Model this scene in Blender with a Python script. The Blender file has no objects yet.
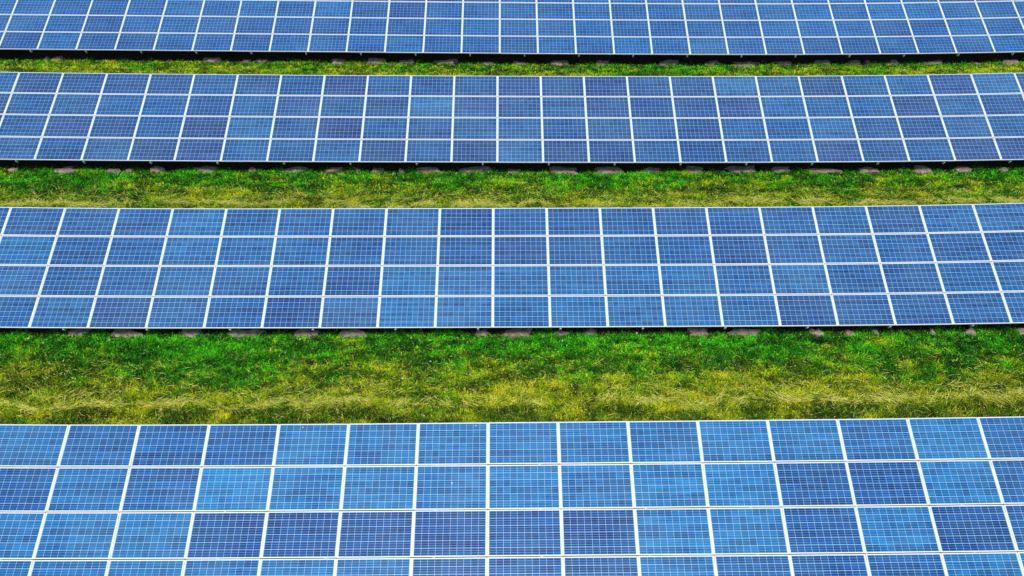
import bpy, bmesh, math, random
import numpy as np
from mathutils import Vector, Matrix

# ------------------------------------------------------------------ camera
scene = bpy.context.scene
C = scene.collection
F_PX, PITCH, ROLL, YAW = 708.18, 0.82911, 0.0087, 0.00096
LIFT = 1.94                       # ground level is z = 0
CAM_Z = 14.675 + LIFT
cy, sy = math.cos(YAW), math.sin(YAW)
cp, sp = math.cos(PITCH), math.sin(PITCH)
cr, sr = math.cos(ROLL), math.sin(ROLL)
r0 = Vector((cy, sy, 0)); f0 = Vector((-sy, cy, 0)); zh = Vector((0, 0, 1))
FWD = cp * f0 - sp * zh
u0 = sp * f0 + cp * zh
RIGHT = cr * r0 - sr * u0
UP = sr * r0 + cr * u0
cam_data = bpy.data.cameras.new('camera')
cam = bpy.data.objects.new('camera', cam_data)
C.objects.link(cam)
cam.matrix_world = Matrix(((RIGHT.x, UP.x, -FWD.x, 0), (RIGHT.y, UP.y, -FWD.y, 0),
                           (RIGHT.z, UP.z, -FWD.z, CAM_Z), (0, 0, 0, 1)))
cam_data.sensor_width = 36.0
cam_data.lens = F_PX * 36.0 / 1024.0
cam_data.clip_start = 0.1
cam_data.clip_end = 3000.0
scene.camera = cam

# ------------------------------------------------------------------ light
SUN_EL, SUN_AZ = math.radians(65), math.radians(187)     # azimuth clockwise from +Y (north)
world = bpy.data.worlds.new('World')
scene.world = world
world.use_nodes = True
wn = world.node_tree.nodes; wl = world.node_tree.links
sky = wn.new('ShaderNodeTexSky')
sky.sky_type = 'NISHITA'
sky.sun_disc = False
sky.sun_elevation = SUN_EL
sky.sun_rotation = SUN_AZ
sky.air_density = 1.0
sky.dust_density = 1.0
wl.new(sky.outputs[0], wn['Background'].inputs[0])
wn['Background'].inputs[1].default_value = 0.05
sd = bpy.data.lights.new('sun', 'SUN')
sd.energy = 1.5
sd.angle = math.radians(14)
sd.color = (1.0, 0.965, 0.9)
sun = bpy.data.objects.new('sun', sd)
C.objects.link(sun)
sdir = Vector((math.cos(SUN_EL) * math.sin(SUN_AZ), math.cos(SUN_EL) * math.cos(SUN_AZ), math.sin(SUN_EL)))
sun.rotation_euler = sdir.to_track_quat('Z', 'Y').to_euler()
vs = scene.view_settings
vs.view_transform = 'Standard'
vs.look = 'None'
vs.exposure = 1.12
vs.gamma = 1.0
vs.use_curve_mapping = False

random.seed(7)
rng = np.random.default_rng(11)

# ------------------------------------------------------------------ the survey: four arrays
W, V = 1.67, 1.01                 # pitch of the modules along and up the slope
#            x0       y0(high)  tilt    bend coefficients over (u/20)            centre col  first/last col
ARR = [
    dict(x=-0.4727, y=32.3131, t=0.3028, b=(-0.3485, 0.0673, 0.0823, 0.0322), cc=12, c0=-4, c1=30, lim=23.0),
    dict(x=-0.5125, y=24.6151, t=0.3073, b=(-0.2652, 0.0789, 0.0541, 0.0815), cc=11, c0=-4, c1=27, lim=20.5),
    dict(x=-0.5809, y=16.8654, t=0.3080, b=(-0.1389, 0.0275, 0.0169, 0.2683), cc=9, c0=-4, c1=23, lim=16.5),
    dict(x=-0.6069, y=9.0963, t=0.2988, b=(0.0332, 0.0564, -0.1631, 0.4917), cc=6, c0=-5, c1=18, lim=12.5),
]


def bend(k, X):
    """rise of the terrain along array k (numpy friendly, straight beyond the surveyed stretch)"""
    a = ARR[k]
    u = np.asarray(X, dtype=float) - a['x']
    uc = np.clip(u, -a['lim'], a['lim'])
    n = uc / 20.0
    b1, b2, b3, b4 = a['b']
    z = b1 * n + b2 * n ** 2 + b3 * n ** 3 + b4 * n ** 4
    s = (b1 + 2 * b2 * n + 3 * b3 * n ** 2 + 4 * b4 * n ** 3) / 20.0
    d = u - uc
    return z + s * np.clip(d, -12, 12) * 0.6


YC = [a['y'] - 2.0 for a in ARR]          # centre line of each array
HIGH_Y = [a['y'] for a in ARR]
LOW_Y = [a['y'] - 4 * V * math.cos(a['t']) for a in ARR]


def terrain(X, Y):
    X = np.asarray(X, dtype=float); Y = np.asarray(Y, dtype=float)
    X, Y = np.broadcast_arrays(X, Y)
    z = [bend(k, X) for k in range(4)]
    out = np.where(Y >= YC[0], z[0], z[3])
    for k in range(3):
        t = np.clip((YC[k] - Y) / (YC[k] - YC[k + 1]), 0, 1)
        m = (Y < YC[k]) & (Y >= YC[k + 1])
        out = np.where(m, z[k] * (1 - t) + z[k + 1] * t, out)
    return out


def ground_at(px, py):
    """the ground point that the survey photo shows at a pixel"""
    d = FWD * F_PX + RIGHT * (px - 512) + UP * (288 - py)
    o = Vector((0, 0, CAM_Z)); z = 0.0
    for _ in range(6):
        p = o + d * ((z - CAM_Z) / d.z)
        z = float(terrain(p.x, p.y))
    return p


# value noise for planting
_tab = rng.random((256, 256))


def vnoise(x, y, seed=0):
    x = np.asarray(x, dtype=float) + seed * 17.31; y = np.asarray(y, dtype=float) + seed * 7.77
    xi = np.floor(x).astype(int); yi = np.floor(y).astype(int)
    fx = x - xi; fy = y - yi
    fx = fx * fx * (3 - 2 * fx); fy = fy * fy * (3 - 2 * fy)
    g = lambda a, b: _tab[a % 256, b % 256]
    return (g(xi, yi) * (1 - fx) * (1 - fy) + g(xi + 1, yi) * fx * (1 - fy)
            + g(xi, yi + 1) * (1 - fx) * fy + g(xi + 1, yi + 1) * fx * fy)


def fbm(x, y, seed=0, o=3):
    s = 0; a = 0.5; tot = 0
    for i in range(o):
        s = s + a * vnoise(x * 2 ** i, y * 2 ** i, seed + i); tot += a; a *= 0.5
    return s / tot


def lumps(X, Y):
    return 0.10 * (fbm(X * 1.1, Y * 1.6, 3, 3) - 0.5) + 0.05 * (fbm(X * 3.2, Y * 4.2, 9, 2) - 0.5)


# ------------------------------------------------------------------ materials
def new_mat(name):
    m = bpy.data.materials.new(name)
    m.use_nodes = True
    return m, m.node_tree.nodes, m.node_tree.links, m.node_tree.nodes['Principled BSDF']


def ramp(n, stops):
    r = n.new('ShaderNodeValToRGB')
    e = r.color_ramp.elements
    while len(e) < len(stops):
        e.new(0.5)
    for k, (p, c) in enumerate(stops):
        e[k].position = p; e[k].color = (*c, 1)
    return r


def noise(n, l, scale, detail=3, vec=None, rough=0.55):
    t = n.new('ShaderNodeTexNoise')
    t.inputs['Scale'].default_value = scale
    t.inputs['Detail'].default_value = detail
    t.inputs['Roughness'].default_value = rough
    if vec is not None:
        l.new(vec, t.inputs['Vector'])
    return t


def mat_ground():
    m, n, l, b = new_mat('grassy_soil')
    g = n.new('ShaderNodeNewGeometry')
    a = noise(n, l, 0.9, 6, g.outputs['Position'])
    f = noise(n, l, 14.0, 4, g.outputs['Position'], 0.7)
    ra = ramp(n, [(0.3, (0.014, 0.030, 0.004)), (0.5, (0.030, 0.042, 0.006)), (0.7, (0.06, 0.058, 0.014))])
    l.new(a.outputs['Fac'], ra.inputs[0])
    rf = ramp(n, [(0.3, (0.45, 0.45, 0.45)), (0.7, (1.15, 1.15, 1.15))])
    l.new(f.outputs['Fac'], rf.inputs[0])
    mx = n.new('ShaderNodeMix'); mx.data_type = 'RGBA'; mx.blend_type = 'MULTIPLY'
    mx.inputs['Factor'].default_value = 1
    l.new(ra.outputs[0], mx.inputs['A']); l.new(rf.outputs[0], mx.inputs['B'])
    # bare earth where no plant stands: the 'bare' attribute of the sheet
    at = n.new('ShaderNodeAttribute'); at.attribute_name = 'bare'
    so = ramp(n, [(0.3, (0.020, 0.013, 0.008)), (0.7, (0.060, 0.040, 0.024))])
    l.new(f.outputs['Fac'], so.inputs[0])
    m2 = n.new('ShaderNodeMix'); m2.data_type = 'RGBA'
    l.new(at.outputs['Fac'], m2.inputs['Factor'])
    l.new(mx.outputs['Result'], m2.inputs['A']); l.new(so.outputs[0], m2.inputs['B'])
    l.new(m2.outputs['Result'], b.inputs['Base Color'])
    b.inputs['Roughness'].default_value = 0.95
    b.inputs['Specular IOR Level'].default_value = 0.1
    bp = n.new('ShaderNodeBump'); bp.inputs['Strength'].default_value = 0.8; bp.inputs['Distance'].default_value = 0.05
    l.new(f.outputs['Fac'], bp.inputs['Height']); l.new(bp.outputs[0], b.inputs['Normal'])
    return m


def mat_leaf(name, trans=0.3):
    m, n, l, b = new_mat(name)
    at = n.new('ShaderNodeAttribute'); at.attribute_name = 'tint'
    l.new(at.outputs['Color'], b.inputs['Base Color'])
    b.inputs['Roughness'].default_value = 0.6
    b.inputs['Specular IOR Level'].default_value = 0.25
    tr = n.new('ShaderNodeBsdfTranslucent')
    l.new(at.outputs['Color'], tr.inputs['Color'])
    mx = n.new('ShaderNodeMixShader'); mx.inputs[0].default_value = trans
    l.new(b.outputs[0], mx.inputs[1]); l.new(tr.outputs[0], mx.inputs[2])
    l.new(mx.outputs[0], n['Material Output'].inputs['Surface'])
    return m


def mat_frame():
    m, n, l, b = new_mat('pale_anodised_frame')
    g = n.new('ShaderNodeNewGeometry')
    t = noise(n, l, 6.0, 4, g.outputs['Position'])
    r = ramp(n, [(0.3, (0.78, 0.79, 0.80)), (0.7, (0.87, 0.87, 0.87))])
    l.new(t.outputs['Fac'], r.inputs[0]); l.new(r.outputs[0], b.inputs['Base Color'])
    b.inputs['Roughness'].default_value = 0.45
    return m


def mat_sheet():
    m, n, l, b = new_mat('white_backsheet_behind_glass')
    b.inputs['Base Color'].default_value = (0.36, 0.61, 0.77, 1)
    b.inputs['Roughness'].default_value = 0.5
    b.inputs['Coat Weight'].default_value = 1.0
    b.inputs['Coat Roughness'].default_value = 0.12
    return m


def mat_cell():
    m, n, l, b = new_mat('blue_polycrystalline_cell')
    oi = n.new('ShaderNodeObjectInfo')
    g = n.new('ShaderNodeNewGeometry')
    tc = n.new('ShaderNodeTexCoord')
    # each cell a little different
    sc = n.new('ShaderNodeVectorMath'); sc.operation = 'MULTIPLY'; sc.inputs[1].default_value = (1 / 0.1590, 1 / 0.1575, 0)
    l.new(tc.outputs['Object'], sc.inputs[0])
    fl = n.new('ShaderNodeVectorMath'); fl.operation = 'FLOOR'
    l.new(sc.outputs[0], fl.inputs[0])
    hun = n.new('ShaderNodeMath'); hun.operation = 'MULTIPLY'; hun.inputs[1].default_value = 937.0
    l.new(oi.outputs['Random'], hun.inputs[0])
    wc = n.new('ShaderNodeTexWhiteNoise'); wc.noise_dimensions = '4D'
    l.new(fl.outputs[0], wc.inputs['Vector']); l.new(hun.outputs[0], wc.inputs['W'])
    sx = n.new('ShaderNodeSeparateXYZ'); l.new(fl.outputs[0], sx.inputs[0])
    wr = n.new('ShaderNodeTexWhiteNoise'); wr.noise_dimensions = '2D'
    cb = n.new('ShaderNodeCombineXYZ'); l.new(sx.outputs['Y'], cb.inputs['X']); l.new(hun.outputs[0], cb.inputs['Y'])
    l.new(cb.outputs[0], wr.inputs['Vector'])
    av = n.new('ShaderNodeMix'); av.inputs['Factor'].default_value = 0.5
    l.new(wc.outputs['Value'], av.inputs['A']); l.new(wr.outputs['Value'], av.inputs['B'])
    rr = ramp(n, [(0.1, (0.52, 0.60, 0.70)), (0.5, (1, 1, 1)), (0.9, (1.5, 1.34, 1.24))])
    l.new(av.outputs['Result'], rr.inputs[0])
    m1 = n.new('ShaderNodeMix'); m1.data_type = 'RGBA'; m1.blend_type = 'MULTIPLY'; m1.inputs['Factor'].default_value = 1
    l.new(oi.outputs['Color'], m1.inputs['A']); l.new(rr.outputs[0], m1.inputs['B'])
    # crystal grain, and the drawn-out tone of cells cut from one ingot
    mp = n.new('ShaderNodeMapping'); mp.inputs['Scale'].default_value = (0.9, 17.0, 1.0)
    l.new(g.outputs['Position'], mp.inputs['Vector'])
    st = noise(n, l, 1.6, 3, mp.outputs[0])
    rs = ramp(n, [(0.3, (0.60, 0.67, 0.78)), (0.7, (1.45, 1.34, 1.22))])
    l.new(st.outputs['Fac'], rs.inputs[0])
    m2 = n.new('ShaderNodeMix'); m2.data_type = 'RGBA'; m2.blend_type = 'MULTIPLY'; m2.inputs['Factor'].default_value = 1
    l.new(m1.outputs['Result'], m2.inputs['A']); l.new(rs.outputs[0], m2.inputs['B'])
    vo = n.new('ShaderNodeTexVoronoi'); vo.inputs['Scale'].default_value = 55
    l.new(tc.outputs['Object'], vo.inputs['Vector'])
    rv = ramp(n, [(0.0, (0.9, 0.92, 0.94)), (1.0, (1.1, 1.08, 1.06))])
    l.new(vo.outputs['Color'], rv.inputs[0])
    m3 = n.new('ShaderNodeMix'); m3.data_type = 'RGBA'; m3.blend_type = 'MULTIPLY'; m3.inputs['Factor'].default_value = 1
    l.new(m2.outputs['Result'], m3.inputs['A']); l.new(rv.outputs[0], m3.inputs['B'])
    # a thin film of dust, thicker in drifts
    du = noise(n, l, 0.55, 5, g.outputs['Position'], 0.6)
    dm = n.new('ShaderNodeMapRange'); dm.inputs['From Min'].default_value = 0.42; dm.inputs['From Max'].default_value = 0.75
    dm.inputs['To Min'].default_value = 0.0; dm.inputs['To Max'].default_value = 0.16
    l.new(du.outputs['Fac'], dm.inputs['Value'])
    m4 = n.new('ShaderNodeMix'); m4.data_type = 'RGBA'; m4.inputs['B'].default_value = (0.16, 0.36, 0.46, 1)
    l.new(dm.outputs['Result'], m4.inputs['Factor']); l.new(m3.outputs['Result'], m4.inputs['A'])
    l.new(m4.outputs['Result'], b.inputs['Base Color'])
    b.inputs['Roughness'].default_value = 0.5
    b.inputs['Specular IOR Level'].default_value = 0.05
    b.inputs['Coat Weight'].default_value = 1.0
    b.inputs['Coat IOR'].default_value = 1.35
    b.inputs['Coat Roughness'].default_value = 0.10
    return m


def mat_plain(name, col, rough, metal=0.0, var=0.15, scale=5.0):
    m, n, l, b = new_mat(name)
    g = n.new('ShaderNodeNewGeometry')
    t = noise(n, l, scale, 5, g.outputs['Position'])
    r = ramp(n, [(0.3, tuple(c * (1 - var) for c in col)), (0.7, tuple(min(1, c * (1 + var)) for c in col))])
    l.new(t.outputs['Fac'], r.inputs[0]); l.new(r.outputs[0], b.inputs['Base Color'])
    b.inputs['Roughness'].default_value = rough
    b.inputs['Metallic'].default_value = metal
    return m


def mat_stone():
    m, n, l, b = new_mat('weathered_stone')
    tc = n.new('ShaderNodeNewGeometry')
    t = noise(n, l, 7.0, 6, tc.outputs['Position'], 0.65)
    r = ramp(n, [(0.25, (0.08, 0.065, 0.045)), (0.5, (0.31, 0.255, 0.19)), (0.75, (0.54, 0.47, 0.37))])
    l.new(t.outputs['Fac'], r.inputs[0]); l.new(r.outputs[0], b.inputs['Base Color'])
    b.inputs['Roughness'].default_value = 0.9
    bp = n.new('ShaderNodeBump'); bp.inputs['Strength'].default_value = 0.6; bp.inputs['Distance'].default_value = 0.03
    l.new(t.outputs['Fac'], bp.inputs['Height']); l.new(bp.outputs[0], b.inputs['Normal'])
    return m


M_GROUND = mat_ground()
M_LEAF = mat_leaf('living_leaf', 0.3)
M_STRAW = mat_leaf('dry_straw', 0.15)
M_FRAME = mat_frame()
M_SHEET = mat_sheet()
M_CELL = mat_cell()
M_BUS = mat_plain('silver_busbar', (0.24, 0.48, 0.70), 0.4, 0.0, 0.1)
M_STEEL = mat_plain('galvanised_steel', (0.42, 0.44, 0.45), 0.5, 0.3, 0.2)
M_STRIP = mat_plain('weathered_aluminium', (0.70, 0.74, 0.76), 0.5, 0.0, 0.12)
M_STONE = mat_stone()
M_PETAL = mat_plain('white_petal', (0.8, 0.8, 0.78), 0.7, 0, 0.05)
M_YOLK = mat_plain('yellow_flower_centre', (0.7, 0.45, 0.03), 0.7, 0, 0.1)
M_STEM = mat_plain('green_stem', (0.06, 0.14, 0.02), 0.7, 0, 0.1)


# ------------------------------------------------------------------ helpers
def link(name, mesh, parent=None, **props):
    o = bpy.data.objects.new(name, mesh)
    C.objects.link(o)
    if parent is not None:
        o.parent = parent
    for k, v in props.items():
        o[k] = v
    return o


def mesh_from(name, verts, faces, mats, idx=None, smooth=False):
    me = bpy.data.meshes.new(name)
    me.from_pydata([tuple(v) for v in verts], [], faces)
    for m in mats:
        me.materials.append(m)
    if idx is not None:
        me.polygons.foreach_set('material_index', idx)
    if smooth:
        me.polygons.foreach_set('use_smooth', [True] * len(me.polygons))
    me.update()
    return me


def box_geo(V_, F_, x0, x1, y0, y1, z0, z1):
    b = len(V_)
    V_ += [(x0, y0, z0), (x1, y0, z0), (x1, y1, z0), (x0, y1, z0), (x0, y0, z1), (x1, y0, z1), (x1, y1, z1), (x0, y1, z1)]
    F_ += [(b, b + 3, b + 2, b + 1), (b + 4, b + 5, b + 6, b + 7), (b, b + 1, b + 5, b + 4), (b + 1, b + 2, b + 6, b + 5),
           (b + 2, b + 3, b + 7, b + 6), (b + 3, b, b + 4, b + 7)]


def beam_mesh(name, p, q, w, h, mat):
    """a square bar from p to q, w wide and h deep"""
    p = Vector(p); q = Vector(q)
    d = (q - p).normalized()
    side = d.cross(Vector((0, 0, 1)))
    side = Vector((1, 0, 0)) if side.length < 1e-4 else side.normalized()
    up = side.cross(d).normalized()
    vs_ = []
    for e in (p, q):
        for a, b in ((-1, -1), (1, -1), (1, 1), (-1, 1)):
            vs_.append(e + side * (a * w / 2) + up * (b * h / 2))
    return mesh_from(name, vs_, [(0, 1, 2, 3), (7, 6, 5, 4), (0, 4, 5, 1), (1, 5, 6, 2), (2, 6, 7, 3), (3, 7, 4, 0)], [mat])


def fast_mesh(name, co, faces_n, nside, tint, mat):
    """co: (N,3); faces are consecutive runs of nside vertices"""
    me = bpy.data.meshes.new(name)
    nv = len(co)
    me.vertices.add(nv)
    me.vertices.foreach_set('co', np.ascontiguousarray(co, dtype=np.float32).ravel())
    me.loops.add(nv)
    me.loops.foreach_set('vertex_index', np.arange(nv, dtype=np.int32))
    me.polygons.add(faces_n)
    me.polygons.foreach_set('loop_start', np.arange(0, nv, nside, dtype=np.int32))
    me.polygons.foreach_set('loop_total', np.full(faces_n, nside, dtype=np.int32))
    at = me.attributes.new('tint', 'FLOAT_COLOR', 'POINT')
    rgba = np.ones((nv, 4), dtype=np.float32); rgba[:, :3] = tint
    at.data.foreach_set('color', rgba.ravel())
    me.materials.append(mat)
    me.update(calc_edges=True)
    return me


# ------------------------------------------------------------------ ground sheet
def build_ground():
    def axis(lo, hi, step, far):
        core = list(np.arange(lo, hi + 1e-6, step))
        out, d = [], step
        p = hi
        while p < far:
            d *= 1.5; p += d; out.append(p)
        inn, d = [], step
        p = lo
        while p > -far:
            d *= 1.5; p -= d; inn.append(p)
        return np.array(inn[::-1] + core + out)
    xs = axis(-34, 34, 0.16, 900); ys = axis(1.5, 36, 0.16, 900)
    nx, ny = len(xs), len(ys)
    X, Y = np.meshgrid(xs, ys)
    fade = np.clip(1 - (np.maximum(np.abs(X) - 34, 0) + np.maximum(Y - 36, 0) + np.maximum(1.5 - Y, 0)) / 12, 0, 1)
    Z = terrain(X, Y) * np.clip(1 - np.maximum(np.abs(X) - 40, 0) / 60, 0, 1) + lumps(X, Y) * fade
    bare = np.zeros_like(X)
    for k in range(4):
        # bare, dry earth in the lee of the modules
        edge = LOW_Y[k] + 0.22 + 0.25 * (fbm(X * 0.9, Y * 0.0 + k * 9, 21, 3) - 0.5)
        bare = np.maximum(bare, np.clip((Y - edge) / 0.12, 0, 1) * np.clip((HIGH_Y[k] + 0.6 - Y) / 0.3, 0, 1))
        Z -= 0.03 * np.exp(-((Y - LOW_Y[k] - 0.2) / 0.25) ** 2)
    me = bpy.data.meshes.new('ground')
    me.vertices.add(nx * ny)
    me.vertices.foreach_set('co', np.stack([X, Y, Z], -1).astype(np.float32).ravel())
    i = np.arange((ny - 1) * (nx - 1)); r = i // (nx - 1); c = i % (nx - 1); a = r * nx + c
    q = np.stack([a, a + 1, a + nx + 1, a + nx], -1).astype(np.int32)
    me.loops.add(q.size); me.loops.foreach_set('vertex_index', q.ravel())
    me.polygons.add(len(q))
    me.polygons.foreach_set('loop_start', np.arange(0, q.size, 4, dtype=np.int32))
    me.polygons.foreach_set('loop_total', np.full(len(q), 4, dtype=np.int32))
    me.polygons.foreach_set('use_smooth', np.ones(len(q), dtype=bool))
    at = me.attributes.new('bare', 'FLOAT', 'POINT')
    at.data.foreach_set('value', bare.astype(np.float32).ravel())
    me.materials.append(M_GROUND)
    me.update(calc_edges=True)
    link('ground', me, kind='structure', label='grassy ground with bare soil under the solar arrays', category='ground')


build_ground()

# ------------------------------------------------------------------ solar arrays
PW, PH, PD = 1.652, 0.992, 0.040      # one module
LIP = 0.020


def make_frame_mesh():
    ox, oy = PW / 2, PH / 2
    ix, iy = ox - LIP, oy - 0.017
    rec = -0.005
    o = [(-ox, -oy), (ox, -oy), (ox, oy), (-ox, oy)]
    i = [(-ix, -iy), (ix, -iy), (ix, iy), (-ix, iy)]
    c = 0.0025
    oc = [(-ox + c, -oy + c), (ox - c, -oy + c), (ox - c, oy - c), (-ox + c, oy - c)]
    Vv = [(x, y, -PD) for x, y in o] + [(x, y, -c) for x, y in o] + [(x, y, 0) for x, y in oc] + \
         [(x, y, 0) for x, y in i] + [(x, y, rec) for x, y in i] + [(x, y, -PD) for x, y in i]
    Fv = []
    for a in range(4):
        b = (a + 1) % 4
        for lv in range(5):
            Fv.append((lv * 4 + a, lv * 4 + b, lv * 4 + 4 + b, lv * 4 + 4 + a))
        Fv.append((20 + a, 20 + b, b, a))
    return mesh_from('solar_panel', Vv, Fv, [M_FRAME])


def make_sheet_mesh():
    ix, iy = PW / 2 - LIP + 0.002, PH / 2 - 0.017 + 0.002
    Vv, Fv = [], []
    box_geo(Vv, Fv, -ix, ix, -iy, iy, -0.011, -0.006)
    return mesh_from('backsheet', Vv, Fv, [M_SHEET])


def make_cell_mesh():
    Vv, Fv, I = [], [], []
    px, py, gx, gy = 0.1590, 0.1575, 0.0062, 0.0095
    for r in range(6):
        for c in range(10):
            x = (c - 4.5) * px; y = (r - 2.5) * py
            hx, hy = (px - gx) / 2, (py - gy) / 2
            b = len(Vv)
            Vv += [(x - hx, y - hy, -0.0056), (x + hx, y - hy, -0.0056), (x + hx, y + hy, -0.0056), (x - hx, y + hy, -0.0056)]
            Fv.append((b, b + 1, b + 2, b + 3)); I.append(0)
    for r in range(6):
        for o in (-0.026, 0.026):
            y = (r - 2.5) * py + o; b = len(Vv)
            Vv += [(-5 * px, y - 0.002, -0.0052), (5 * px, y - 0.002, -0.0052), (5 * px, y + 0.002, -0.0052), (-5 * px, y + 0.002, -0.0052)]
            Fv.append((b, b + 1, b + 2, b + 3)); I.append(1)
    return mesh_from('cell_grid', Vv, Fv, [M_CELL, M_BUS], I)


def make_strip_mesh():
    Vv, Fv = [], []
    g = (W - PW) / 2
    box_geo(Vv, Fv, PW / 2 + 0.001, PW / 2 + 2 * g - 0.001, -PH / 2, PH / 2 - 0.17, -0.03, -0.004)
    box_geo(Vv, Fv, PW / 2 + 0.001, PW / 2 + 2 * g - 0.001, PH / 2 - 0.168, PH / 2, -0.034, -0.020)
    return mesh_from('joint_strip', Vv, Fv, [M_STRIP])


ME_FRAME, ME_SHEET, ME_CELL, ME_STRIP = make_frame_mesh(), make_sheet_mesh(), make_cell_mesh(), make_strip_mesh()

DARK = np.array((0.003, 0.042, 0.230)); LIGHT = np.array((0.011, 0.182, 0.450))
# how pale each module of the two near arrays is (0 dark, 9 pale; sheen on the centre columns painted in), rows from the top, from the left line of the survey
TONE = {
    3: (-2, ['4433366655566474555', '2253877666772273444', '6666111121772712444', '5656566232622277444']),
    2: (-1, ['43436444423333345355', '66336443422244334433', '55345442666665563344', '44524425665565523335']),
}


VIOLET = {(2, -1), (2, 1), (0, 7), (2, 7), (1, 10), (0, 11), (3, 21), (3, 22), (1, 16), (2, 4)}


def panel_colour(k, r, c):
    rnd = random.Random(k * 10007 + r * 313 + c * 7 + 5)
    t = None
    if k in TONE:
        first, rows = TONE[k]
        if 0 <= c - first < len(rows[r]):
            t = (int(rows[r][c - first]) + rnd.uniform(-0.5, 0.5) - (1.3 if k == 2 else 0)) / 9
    if t is None:
        t = min(1, max(0, rnd.gauss({0: 0.27, 1: 0.20, 2: 0.42, 3: 0.5}[k], {0: 0.10, 1: 0.13, 2: 0.15, 3: 0.25}[k])))
    col = DARK * (1 - t) + LIGHT * t
    # some batches lean to violet
    p = {0: -0.1, 1: 0.30, 2: 0.15, 3: -0.4}[k]
    v = max(0.0, rnd.gauss(p, 0.22)) * (1.15 - t)
    if k == 1 and (rnd.random() < 0.10 or (r, c) in VIOLET):
        v, col = 0.9, col * np.array((0.9, 0.74, 0.98))
    col = col * np.array((1 + 4.0 * v, 1 + 0.02 * v, 1 - 0.14 * v))
    col = col * (0.84, 0.86, 0.90, 0.95)[k]
    if k == 0:                    # the farthest row is a more vivid batch
        col = col * np.array((0.35, 1.0, 1.12))
    return (float(col[0]), float(col[1]), float(col[2]), 1.0)


ARRAY_LABEL = [
    'farthest solar array, its upper edge cut off by the top of the picture',
    'second farthest solar array, four rows of violet blue modules between two narrow grass strips',
    'solar array in the middle of the picture with the widest grass strip below it',
    'nearest solar array, largest modules in mixed pale and dark blue along the bottom',
]
TICK = [dict(px=526.0, sp=2.385), dict(px=549.5, sp=2.41), dict(px=560, sp=2.40), dict(px=540, sp=2.40)]


def slope_point(k, X, v, drop=0.0):
    """a point on the module plane of array k: X along, v metres down the slope, drop metres below the plane"""
    a = ARR[k]; ct, st = math.cos(a['t']), math.sin(a['t'])
    return Vector((X, a['y'] - v * ct - drop * st, LIFT - v * st - drop * ct + float(bend(k, X))))


PANELS = []


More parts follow.
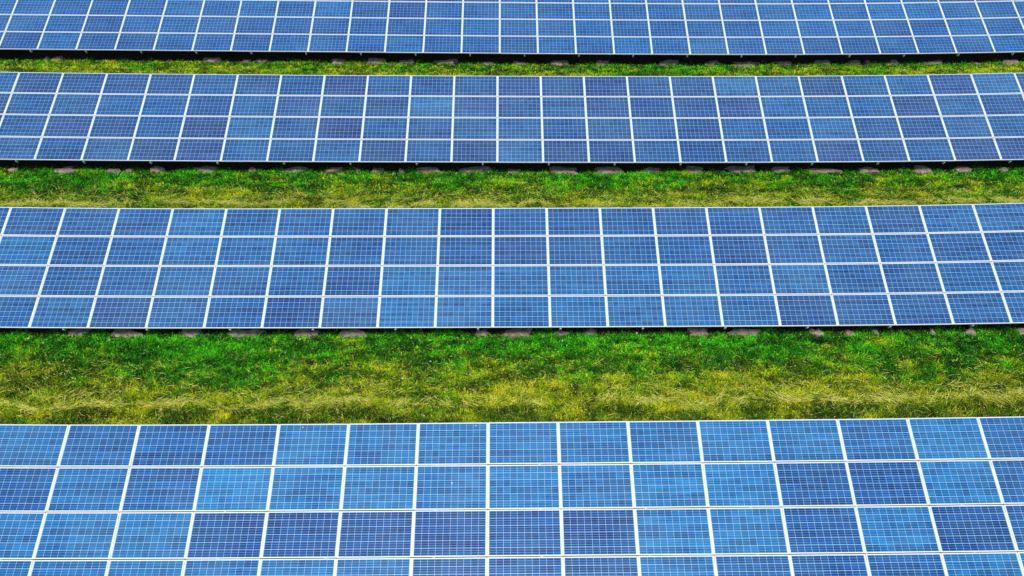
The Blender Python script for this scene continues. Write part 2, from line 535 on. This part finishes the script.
def build_array(k):
    a = ARR[k]
    root = link('solar_array', None, label=ARRAY_LABEL[k], category='solar array', group='parallel rows of solar panels')
    root.location = (a['x'], YC[k], float(terrain(a['x'], YC[k])))
    inv = Matrix.Translation(-Vector(root.location))
    off = Vector(root.location)
    for r in range(4):
        for c in range(a['c0'], a['c1']):
            X0 = a['x'] + (c - a['cc']) * W
            Xm = X0 + W / 2
            # corners of the bay on the slope
            pl = slope_point(k, X0, (r + 0.5) * V); pr = slope_point(k, X0 + W, (r + 0.5) * V)
            ex = (pr - pl).normalized()
            ct, st = math.cos(a['t']), math.sin(a['t'])
            ey = Vector((0, ct, st)); ey = (ey - ex * ey.dot(ex)).normalized()
            ez = ex.cross(ey)
            pos = (pl + pr) / 2
            rnd = random.Random(k * 991 + r * 57 + c)
            pos = pos + ez * rnd.uniform(-0.002, 0.002) + ex * rnd.uniform(-0.002, 0.002) + ey * rnd.uniform(-0.002, 0.002)
            jx, jy, jz = (rnd.gauss(0, 0.0012) for _ in range(3))
            rot = Matrix((ex, ey, ez)).transposed() @ Matrix.Rotation(jx, 3, 'X') @ Matrix.Rotation(jy, 3, 'Y') @ Matrix.Rotation(jz * 0.5, 3, 'Z')
            p = link('solar_panel', ME_FRAME, root)
            p.matrix_local = Matrix.Translation(pos - off) @ rot.to_4x4()
            PANELS.append((p, Matrix.Translation(pos) @ rot.to_4x4()))
            link('backsheet', ME_SHEET, p)
            g = link('cell_grid', ME_CELL, p, kind='stuff')
            g.color = panel_colour(k, r, c)
            if c < a['c1'] - 1:
                link('joint_strip', ME_STRIP, p)
    # steel under the modules
    XL = a['x'] + (a['c0'] - a['cc']) * W; XR = a['x'] + (a['c1'] - a['cc']) * W
    for v in (0.5, 1.5, 2.55, 3.55):
        n = int((XR - XL) / W) + 1
        vs_, fs_ = [], []
        for i in range(n):
            X = XL + (XR - XL) * i / (n - 1)
            for dv, dd in ((-0.03, 0.043), (0.03, 0.043), (0.03, 0.103), (-0.03, 0.103)):
                vs_.append(slope_point(k, X, v + dv, dd) - off)
            if i:
                b = (i - 1) * 4
                for j in range(4):
                    j2 = (j + 1) % 4
                    fs_.append((b + j, b + j2, b + 4 + j2, b + 4 + j))
        fs_ += [(3, 2, 1, 0), tuple(len(vs_) - 4 + j for j in range(4))]
        link('purlin', mesh_from('purlin', vs_, fs_, [M_STEEL]), root)
    # rafters, each on its post
    d = FWD * F_PX + RIGHT * (TICK[k]['px'] - 512) + UP * (288 - 250)
    ylow = LOW_Y[k]
    # lateral position of the surveyed rafter on the lower edge
    lowz = LIFT - 4 * V * math.sin(a['t'])
    depth = (Vector((0, ylow, lowz)) - Vector((0, 0, CAM_Z))).dot(FWD)
    Xp = (TICK[k]['px'] - 512) / F_PX * depth + depth * 0.0
    sp_ = TICK[k]['sp']
    X = Xp - sp_ * math.floor((Xp - XL) / sp_)
    while X < XR:
        hi = slope_point(k, X, 0.12, 0.155) - off; lo = slope_point(k, X, 4 * V - 0.075, 0.155) - off
        link('rafter', beam_mesh('rafter', hi, lo, 0.055, 0.10, M_STEEL), root)
        top = slope_point(k, X, 2.0, 0.20)
        gz = float(terrain(X, top.y)) - 0.35
        link('post', beam_mesh('post', top - off, Vector((top.x, top.y, gz)) - off, 0.10, 0.12, M_STEEL), root)
        bt = slope_point(k, X + 0.0, 3.05, 0.20); bm = Vector((top.x, top.y - 0.05, float(terrain(X, top.y)) + 0.35))
        link('brace', beam_mesh('brace', bt - off, bm - off, 0.04, 0.05, M_STEEL), root)
        X += sp_


for k in range(4):
    build_array(k)

# ------------------------------------------------------------------ a few droppings on the glass
def splat_mesh(seed):
    rnd = random.Random(seed); n = 11
    vs_ = [(0, 0, 0.002)]
    for i in range(n):
        a = 2 * math.pi * i / n; r = 0.012 * rnd.uniform(0.55, 1.35)
        vs_.append((r * math.cos(a), r * 1.5 * math.sin(a), 0.0))
    return mesh_from('bird_dropping', vs_, [(0, 1 + i, 1 + (i + 1) % n) for i in range(n)], [M_DROP])


M_DROP = mat_plain('chalky_dropping', (0.75, 0.75, 0.70), 0.9, 0, 0.15, 40)
for i, (px, py) in enumerate([(522, 100), (785.5, 84.5), (766, 16), (911.5, 229.5), (303, 427), (452, 483), (476, 425.5), (901, 154)]):
    d = FWD * F_PX + RIGHT * (px - 512) + UP * (288 - py)
    for p, mw in PANELS:
        inv = mw.inverted()
        o_ = inv @ Vector((0, 0, CAM_Z)); d_ = inv.to_3x3() @ d
        h_ = o_ + d_ * ((-0.005 - o_.z) / d_.z)
        if abs(h_.x) < PW / 2 - 0.03 and abs(h_.y) < PH / 2 - 0.03:
            b_ = link('bird_dropping', splat_mesh(i), p)
            b_.location = (h_.x, h_.y, -0.0045)
            break

# ------------------------------------------------------------------ stones along the drip lines
STONES = [
    (0, 60.8, [(45, 50), (53, 64), (202, 220), (240, 252), (257, 271), (331, 347), (366, 385), (396, 418), (435, 457), (480, 496), (513, 527),
               (549, 571), (594, 610), (654, 681), (704, 720), (731, 758), (774, 794), (813, 832), (847, 862), (865, 869), (887, 897),
               (923, 944), (973, 981), (1000, 1019)]),
    (1, 169.6, [(8, 18), (53, 77), (106, 122), (125, 134), (152, 164), (195, 216), (247, 258), (281, 308), (326, 343), (356, 362), (371, 383),
                (398, 405), (416, 443), (458, 491), (506, 522), (547, 581), (594, 627), (643, 661), (684, 704), (727, 761), (770, 792),
                (799, 845), (859, 880), (898, 904), (912, 932), (953, 975), (998, 1007)]),
    (2, 334.2, [(66, 90), (110, 148), (180, 202), (228, 264), (294, 320), (340, 367), (473, 490), (501, 536), (556, 568), (584, 598),
                (688, 710), (724, 760), (808, 822), (844, 855), (871, 878), (928, 934), (965, 976), (1017, 1030)]),
]
ORD = ['leftmost', 'second', 'third', 'fourth', 'fifth', 'sixth', 'seventh', 'eighth', 'ninth', 'tenth', 'eleventh', 'twelfth', 'thirteenth',
       'fourteenth', 'fifteenth', 'sixteenth', 'seventeenth', 'eighteenth', 'nineteenth', 'twentieth', 'twenty-first', 'twenty-second',
       'twenty-third', 'twenty-fourth', 'twenty-fifth', 'twenty-sixth', 'twenty-seventh', 'twenty-eighth']
UNDER = ['farthest solar array', 'second farthest solar array', 'middle solar array']
GROUP = ['stones under the farthest array', 'stones under the second farthest array', 'stones under the middle array']
STONE_SPOTS = []


def stone_mesh(L, Dp, H, seed):
    rnd = random.Random(seed)
    bm = bmesh.new()
    n = 12
    rings = []
    rad = [1 + rnd.uniform(-0.45, 0.22) for _ in range(n)]
    for lv, (s, z) in enumerate(((1.05, -0.5), (1.0, 0.35), (0.90, 0.8), (0.62, 1.0))):
        ring = []
        for i in range(n):
            an = 2 * math.pi * i / n
            ca, sa = math.cos(an), math.sin(an)
            ex = abs(ca) ** 0.7 * (1 if ca > 0 else -1); ey = abs(sa) ** 0.7 * (1 if sa > 0 else -1)
            q = rad[i] * s * (1 + rnd.uniform(-0.10, 0.10))
            ring.append(bm.verts.new((ex * q * L / 2, ey * q * Dp / 2, H * (z + (rnd.uniform(-0.28, 0.22) + 0.25 * math.sin(an + seed) if lv else 0)))))
        rings.append(ring)
    for a, b in zip(rings, rings[1:]):
        for i in range(n):
            bm.faces.new((a[i], a[(i + 1) % n], b[(i + 1) % n], b[i]))
    top = bm.verts.new((rnd.uniform(-0.1, 0.1) * L, rnd.uniform(-0.1, 0.1) * Dp, H * 1.02))
    for i in range(n):
        bm.faces.new((rings[-1][i], rings[-1][(i + 1) % n], top))
    me = bpy.data.meshes.new('stone')
    bm.to_mesh(me); bm.free()
    me.materials.append(M_STONE)
    return me


for k, py, spans in STONES:
    for i, (xa, xb) in enumerate(spans):
        yy = py - (2.0 * (abs((xa + xb) / 2 - 600) / 600) ** 2 if k == 0 else 0) + (1.4 + 2.0 * min(1, max(0, (xa - 250) / 300)) if k == 0 else 0)
        if k == 2:
            yy -= 1.4 * (xa / 1024) - 0.4
        if k == 1:
            yy += 1.5
        p = ground_at((xa + xb) / 2, yy)
        wpx = ground_at(xb, yy).x - ground_at(xa, yy).x
        rnd = random.Random(k * 100 + i)
        Dp = min(0.40, 0.18 + 0.28 * wpx) * rnd.uniform(0.85, 1.15); H = rnd.uniform(0.08, 0.15)
        size = 'long' if wpx > 0.95 else ('small' if wpx < 0.42 else 'flat')
        o = link('stone', stone_mesh(wpx, Dp, H, k * 1000 + i),
                 label='%s pale stone on the ground under the %s, %s' % (size, UNDER[k], (ORD[i] + ' from the left') if i else 'the leftmost'),
                 category='stone', group=GROUP[k])
        o.location = (p.x, p.y, float(terrain(p.x, p.y) + lumps(p.x, p.y)) - 0.02)
        o.rotation_euler.z = rnd.uniform(-0.12, 0.12)
        STONE_SPOTS.append((p.x, p.y, wpx / 2 - 0.06, Dp / 2 * 0.85))

# ------------------------------------------------------------------ grass, clover and cut straw
FULL = [27.0, 23.0, 20.0]                 # half width planted in full
DENS = [1900, 2500, 3200]
VIS = [1.75, 2.5, 3.2]                    # how far south of the drip line the planting is dense


def lerp(a, b, t):
    return a[None, :] * (1 - t[:, None]) + b[None, :] * t[:, None]


GREEN = np.array((0.034, 0.250, 0.003)); DEEP = np.array((0.005, 0.060, 0.001))
OLIVE = np.array((0.235, 0.370, 0.002)); YELLOW = np.array((0.500, 0.590, 0.008)); STRAWC = np.array((0.88, 0.86, 0.20))


def plant(k, n, smin, smax, half):
    X = rng.uniform(-half, half, n)
    S = rng.uniform(smin, smax, n)
    Y = LOW_Y[k] - S
    return X, S, Y


def sward(X, Y, S, k):
    """what grows where: returns colour, height, keep mask"""
    n = len(X)
    big = fbm(X * 0.35, Y * 0.9, 31 + k, 3); mid = fbm(X * 1.3, Y * 2.6, 41 + k, 3); sm = fbm(X * 4.0, Y * 5.0, 51 + k, 2)
    tiny = 0.55 * vnoise(X * 9.0, Y * 12.0, 55 + k) + 0.45 * vnoise(X * 1.7, Y * 13.0, 59 + k); tiny2 = vnoise(X * 6.0, Y * 8.0, 57 + k)
    sj = S + (0.75, 0.15, -0.2)[k] + 1.9 * (big - 0.5) + 1.8 * (mid - 0.5) + 1.1 * (tiny2 - 0.5) + 0.3 * rng.standard_normal(n)
    dry = np.clip((sj - 0.30) / 1.25, 0, 1)
    yel = np.clip((sj - 1.1) / 1.0, 0, 1) * np.clip(1.9 * (mid - 0.2), 0, 1)
    col = lerp(GREEN, OLIVE, dry)
    col = col * (1 - yel[:, None] * 0.8) + YELLOW[None, :] * yel[:, None] * 0.8
    # dark leafy tufts; the finest clumps are shaded gaps painted into the colour
    dk = np.clip((fbm(X * 0.9, Y * 3.2, 61 + k, 3) - 0.55) / 0.12, 0, 1) * np.clip(1.2 - np.abs(S - 1.0) / 1.4, 0.25, 1)
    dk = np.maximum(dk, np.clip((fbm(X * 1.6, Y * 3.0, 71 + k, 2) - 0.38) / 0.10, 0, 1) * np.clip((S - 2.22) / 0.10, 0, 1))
    dk = np.maximum(dk, np.clip((fbm(X * 3.0, Y * 7.5, 65 + k, 2) - 0.56) / 0.08, 0, 1) * 0.8)
    # darker leafy lines along the wheel tracks of the mower
    tr = (0.9, 0.88, 0.62)[k] + 0.12 * (vnoise(X * 0.5, X * 0 + k, 67) - 0.5)
    dk = np.maximum(dk, np.clip((fbm(X * 0.9, X * 0 + 5 * k, 68, 3) - 0.42) / 0.12, 0, 1) * np.exp(-((S - tr) / 0.09) ** 2))
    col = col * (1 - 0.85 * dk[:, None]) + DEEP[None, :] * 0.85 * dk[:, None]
    # brighter fresh clover
    fr = np.clip((fbm(X * 0.8, Y * 2.0, 81 + k, 3) - 0.5) / 0.15, 0, 1) * np.clip(1.3 - S / 1.1, 0, 1)
    col = col * (1 + fr[:, None] * np.array((0.15, 0.45, 0.2))[None, :])
    col = col * (0.25 * sm[:, None] + 3.0 * (tiny[:, None] ** 1.9)) * np.exp(rng.normal(0.26, 0.62, (n, 1)))  # clump contrast also paints in the shade between tufts that soft sun leaves out
    stalk = rng.random(n) < 0.02 + 0.06 * dry
    col[stalk] = STRAWC * rng.uniform(0.35, 0.9, (stalk.sum(), 1))
    h = (0.03 + 0.07 * sm + 0.10 * tiny + 0.05 * dk + 0.03 * fr)
    edge = -0.30 + 0.45 * (fbm(X * 1.7, X * 0 + k, 91, 3) - 0.5) + 0.1 * rng.standard_normal(n)
    keep = S > edge
    # no tuft grows through a stone
    for (sx, sy_, hx, hy) in STONE_SPOTS:
        keep &= ~((np.abs(X - sx) < hx) & (np.abs(Y - sy_) < hy + 0.01) & (Y > sy_ - hy * 0.75))
    return np.clip(col, 0.002, 0.8), h, keep


def blades(X, Y, Z, ang, L, Wd, lean, col, droop):
    """kite-shaped leaves: root, two shoulders, tip (one quad each)"""
    n = len(X)
    dx, dy = np.cos(ang), np.sin(ang); px, py = -dy, dx
    hor = np.sin(lean) * L; ver = np.cos(lean) * L
    root = np.stack([X, Y, Z], -1)
    mid = np.stack([X + dx * hor * 0.5, Y + dy * hor * 0.5, Z + ver * 0.62], -1)
    tip = np.stack([X + dx * hor * (1.0 + 0.2 * droop), Y + dy * hor * (1.0 + 0.2 * droop), Z + ver * (1.0 - 0.5 * droop)], -1)
    sd_ = np.stack([px * Wd * 0.5, py * Wd * 0.5, np.zeros(n)], -1)
    co = np.stack([root, mid + sd_, tip, mid - sd_], 1).reshape(-1, 3)
    return co, np.repeat(col, 4, axis=0)


CO, TI = [], []
for k in range(3):
    for (smin, smax, dens) in ((-0.6, VIS[k], DENS[k]), (VIS[k], 4.0, 420)):
        n = int((smax - smin) * FULL[k] * 2 * dens)
        X, S, Y = plant(k, n, smin, smax, FULL[k])
        col, h, keep = sward(X, Y, S, k)
        X, S, Y, col, h = X[keep], S[keep], Y[keep], col[keep], h[keep]
        n = len(X)
        Z = terrain(X, Y) + lumps(X, Y) - 0.015
        clover = rng.random(n) < np.clip(0.75 - 0.35 * S, 0.12, 0.8)
        L = np.where(clover, 0.05 + 0.6 * h * rng.random(n), h * rng.uniform(0.7, 1.6, n))
        Wd = np.where(clover, rng.uniform(0.02, 0.036, n), rng.uniform(0.008, 0.018, n)) * (1.25 if k == 0 else 1.0)
        lean = np.where(clover, rng.uniform(0.5, 1.3, n), np.abs(rng.normal(0.95, 0.4, n)).clip(0, 1.5))
        Z = Z + np.where(clover, rng.uniform(0, 0.06, n), 0)
        co, ti = blades(X, Y, Z, rng.uniform(0, 2 * math.pi, n), L, Wd, lean, col, rng.random(n))
        CO.append(co); TI.append(ti)
co = np.concatenate(CO); ti = np.concatenate(TI)
link('grass', fast_mesh('grass', co, len(co) // 4, 4, ti, M_LEAF), kind='stuff',
     label='green grass and clover growing in strips between the solar arrays', category='grass')

# cut grass left lying in swaths, pale and dry
CO, TI = [], []
for k in range(3):
    half = FULL[k]
    n = (5000, 21000, 12500)[k]
    X = rng.uniform(-half, half, n)
    line = (1.9, 1.54, 2.14)[k] + 0.20 * (fbm(X * 0.55, X * 0 + 3 * k, 101, 3) - 0.5) * 2 + 0.16 * (np.abs(np.sin(X * 1.6 + 4 * vnoise(X * 0.6, X * 0 + k, 5))) - 0.6)
    S = line + rng.normal(0, 1, n) * (0.02 + 0.06 * vnoise(X * 0.6, X * 0 + k, 111)) - np.where(rng.random(n) < 0.14, 0.4, 0) + 0.10 * (vnoise(X * 3.0, X * 0, 113) - 0.5)
    keep = fbm(X * 0.8, S * 1.5 + 9 * k, 121, 3) + 0.25 * rng.random(n) + 0.8 * (vnoise(X * 4, S * 9, 127) - 0.5) > 0.60
    loose = rng.random(n) < 0.2
    S = np.where(loose, rng.uniform(0.6, 2.7, n), S)
    keep |= loose & (fbm(X * 0.7, S * 2.5 + 5 * k, 131, 3) > 0.56)
    X, S = X[keep], S[keep]; n = len(X)
    Y = LOW_Y[k] - S
    Z = terrain(X, Y) + lumps(X, Y) + 0.05 + 0.05 * rng.random(n)
    ang = np.where(rng.random(n) < 0.5, 0, math.pi) + rng.normal(0, 0.45, n) + 1.2 * (vnoise(X * 2.5, S * 4, 117) - 0.5) + 0.5 * np.cos(X * 2.1)
    L = rng.uniform(0.10, 0.30, n); Wd = rng.uniform(0.008, 0.016, n)
    lean = rng.normal(1.42, 0.14, n).clip(1.0, 1.57)
    t = np.clip(rng.normal(0.55, 0.4, n) + 0.5 * (vnoise(X * 2, S * 4, 141) - 0.5), 0, 1)
    col = lerp(np.array((0.36, 0.42, 0.010)), STRAWC, t)
    co, ti = blades(X, Y, Z, ang, L, Wd, lean, col, rng.random(n) * 0.6)
    CO.append(co); TI.append(ti)
co = np.concatenate(CO); ti = np.concatenate(TI)
link('cut_straw', fast_mesh('cut_straw', co, len(co) // 4, 4, ti, M_STRAW), kind='stuff',
     label='pale dry cut grass lying in wavy swaths along the strips', category='cut grass')


# ------------------------------------------------------------------ a few white flowers in the widest strip
def flower_mesh():
    Vv, Fv, I = [], [], []
    n = 10
    for i in range(n):                         # petals
        a = 2 * math.pi * i / n; w = 0.20
        b = len(Vv)
        for (rr_, da, z) in ((0.010, -w, 0.115), (0.036, -w * 0.8, 0.119), (0.042, 0, 0.117), (0.036, w * 0.8, 0.119), (0.010, w, 0.115)):
            Vv.append((rr_ * math.cos(a + da), rr_ * math.sin(a + da), z))
        Fv.append((b, b + 1, b + 2, b + 3, b + 4)); I.append(0)
    b = len(Vv)                                 # centre
    for i in range(8):
        a = 2 * math.pi * i / 8
        Vv.append((0.013 * math.cos(a), 0.013 * math.sin(a), 0.116))
    Vv.append((0, 0, 0.124))
    for i in range(8):
        Fv.append((b + i, b + (i + 1) % 8, b + 8)); I.append(1)
    b = len(Vv)                                 # stem
    for z in (0.0, 0.115):
        for i in range(4):
            a = math.pi / 2 * i
            Vv.append((0.003 * math.cos(a), 0.003 * math.sin(a), z))
    for i in range(4):
        j = (i + 1) % 4
        Fv.append((b + i, b + j, b + 4 + j, b + 4 + i)); I.append(2)
    return mesh_from('white_flower', Vv, Fv, [M_PETAL, M_YOLK, M_STEM], I)


ME_FL = flower_mesh()
for i, (px, py) in enumerate(sorted([(45, 345), (2, 358), (30, 334), (110, 343), (32, 341), (302, 342), (411, 340), (430, 364), (404, 381), (559, 355), (563, 343),
                              (668, 358), (680, 394), (649, 342), (636, 335), (240, 343)])):
    p = ground_at(px, py)
    o = link('white_flower', ME_FL, label='tiny white flower in the widest grass strip, %s' % ((ORD[i] + ' from the left') if i else 'the leftmost'),
             category='flower', group='white flowers in the widest grass strip')
    o.location = (p.x, p.y, float(terrain(p.x, p.y) + lumps(p.x, p.y)) + 0.02)
    o.rotation_euler = (-0.25, 0.1 * math.sin(i), i * 1.3)
    s = 0.55 + 0.25 * ((i * 7) % 5) / 4
    o.scale = (s, s, 1)
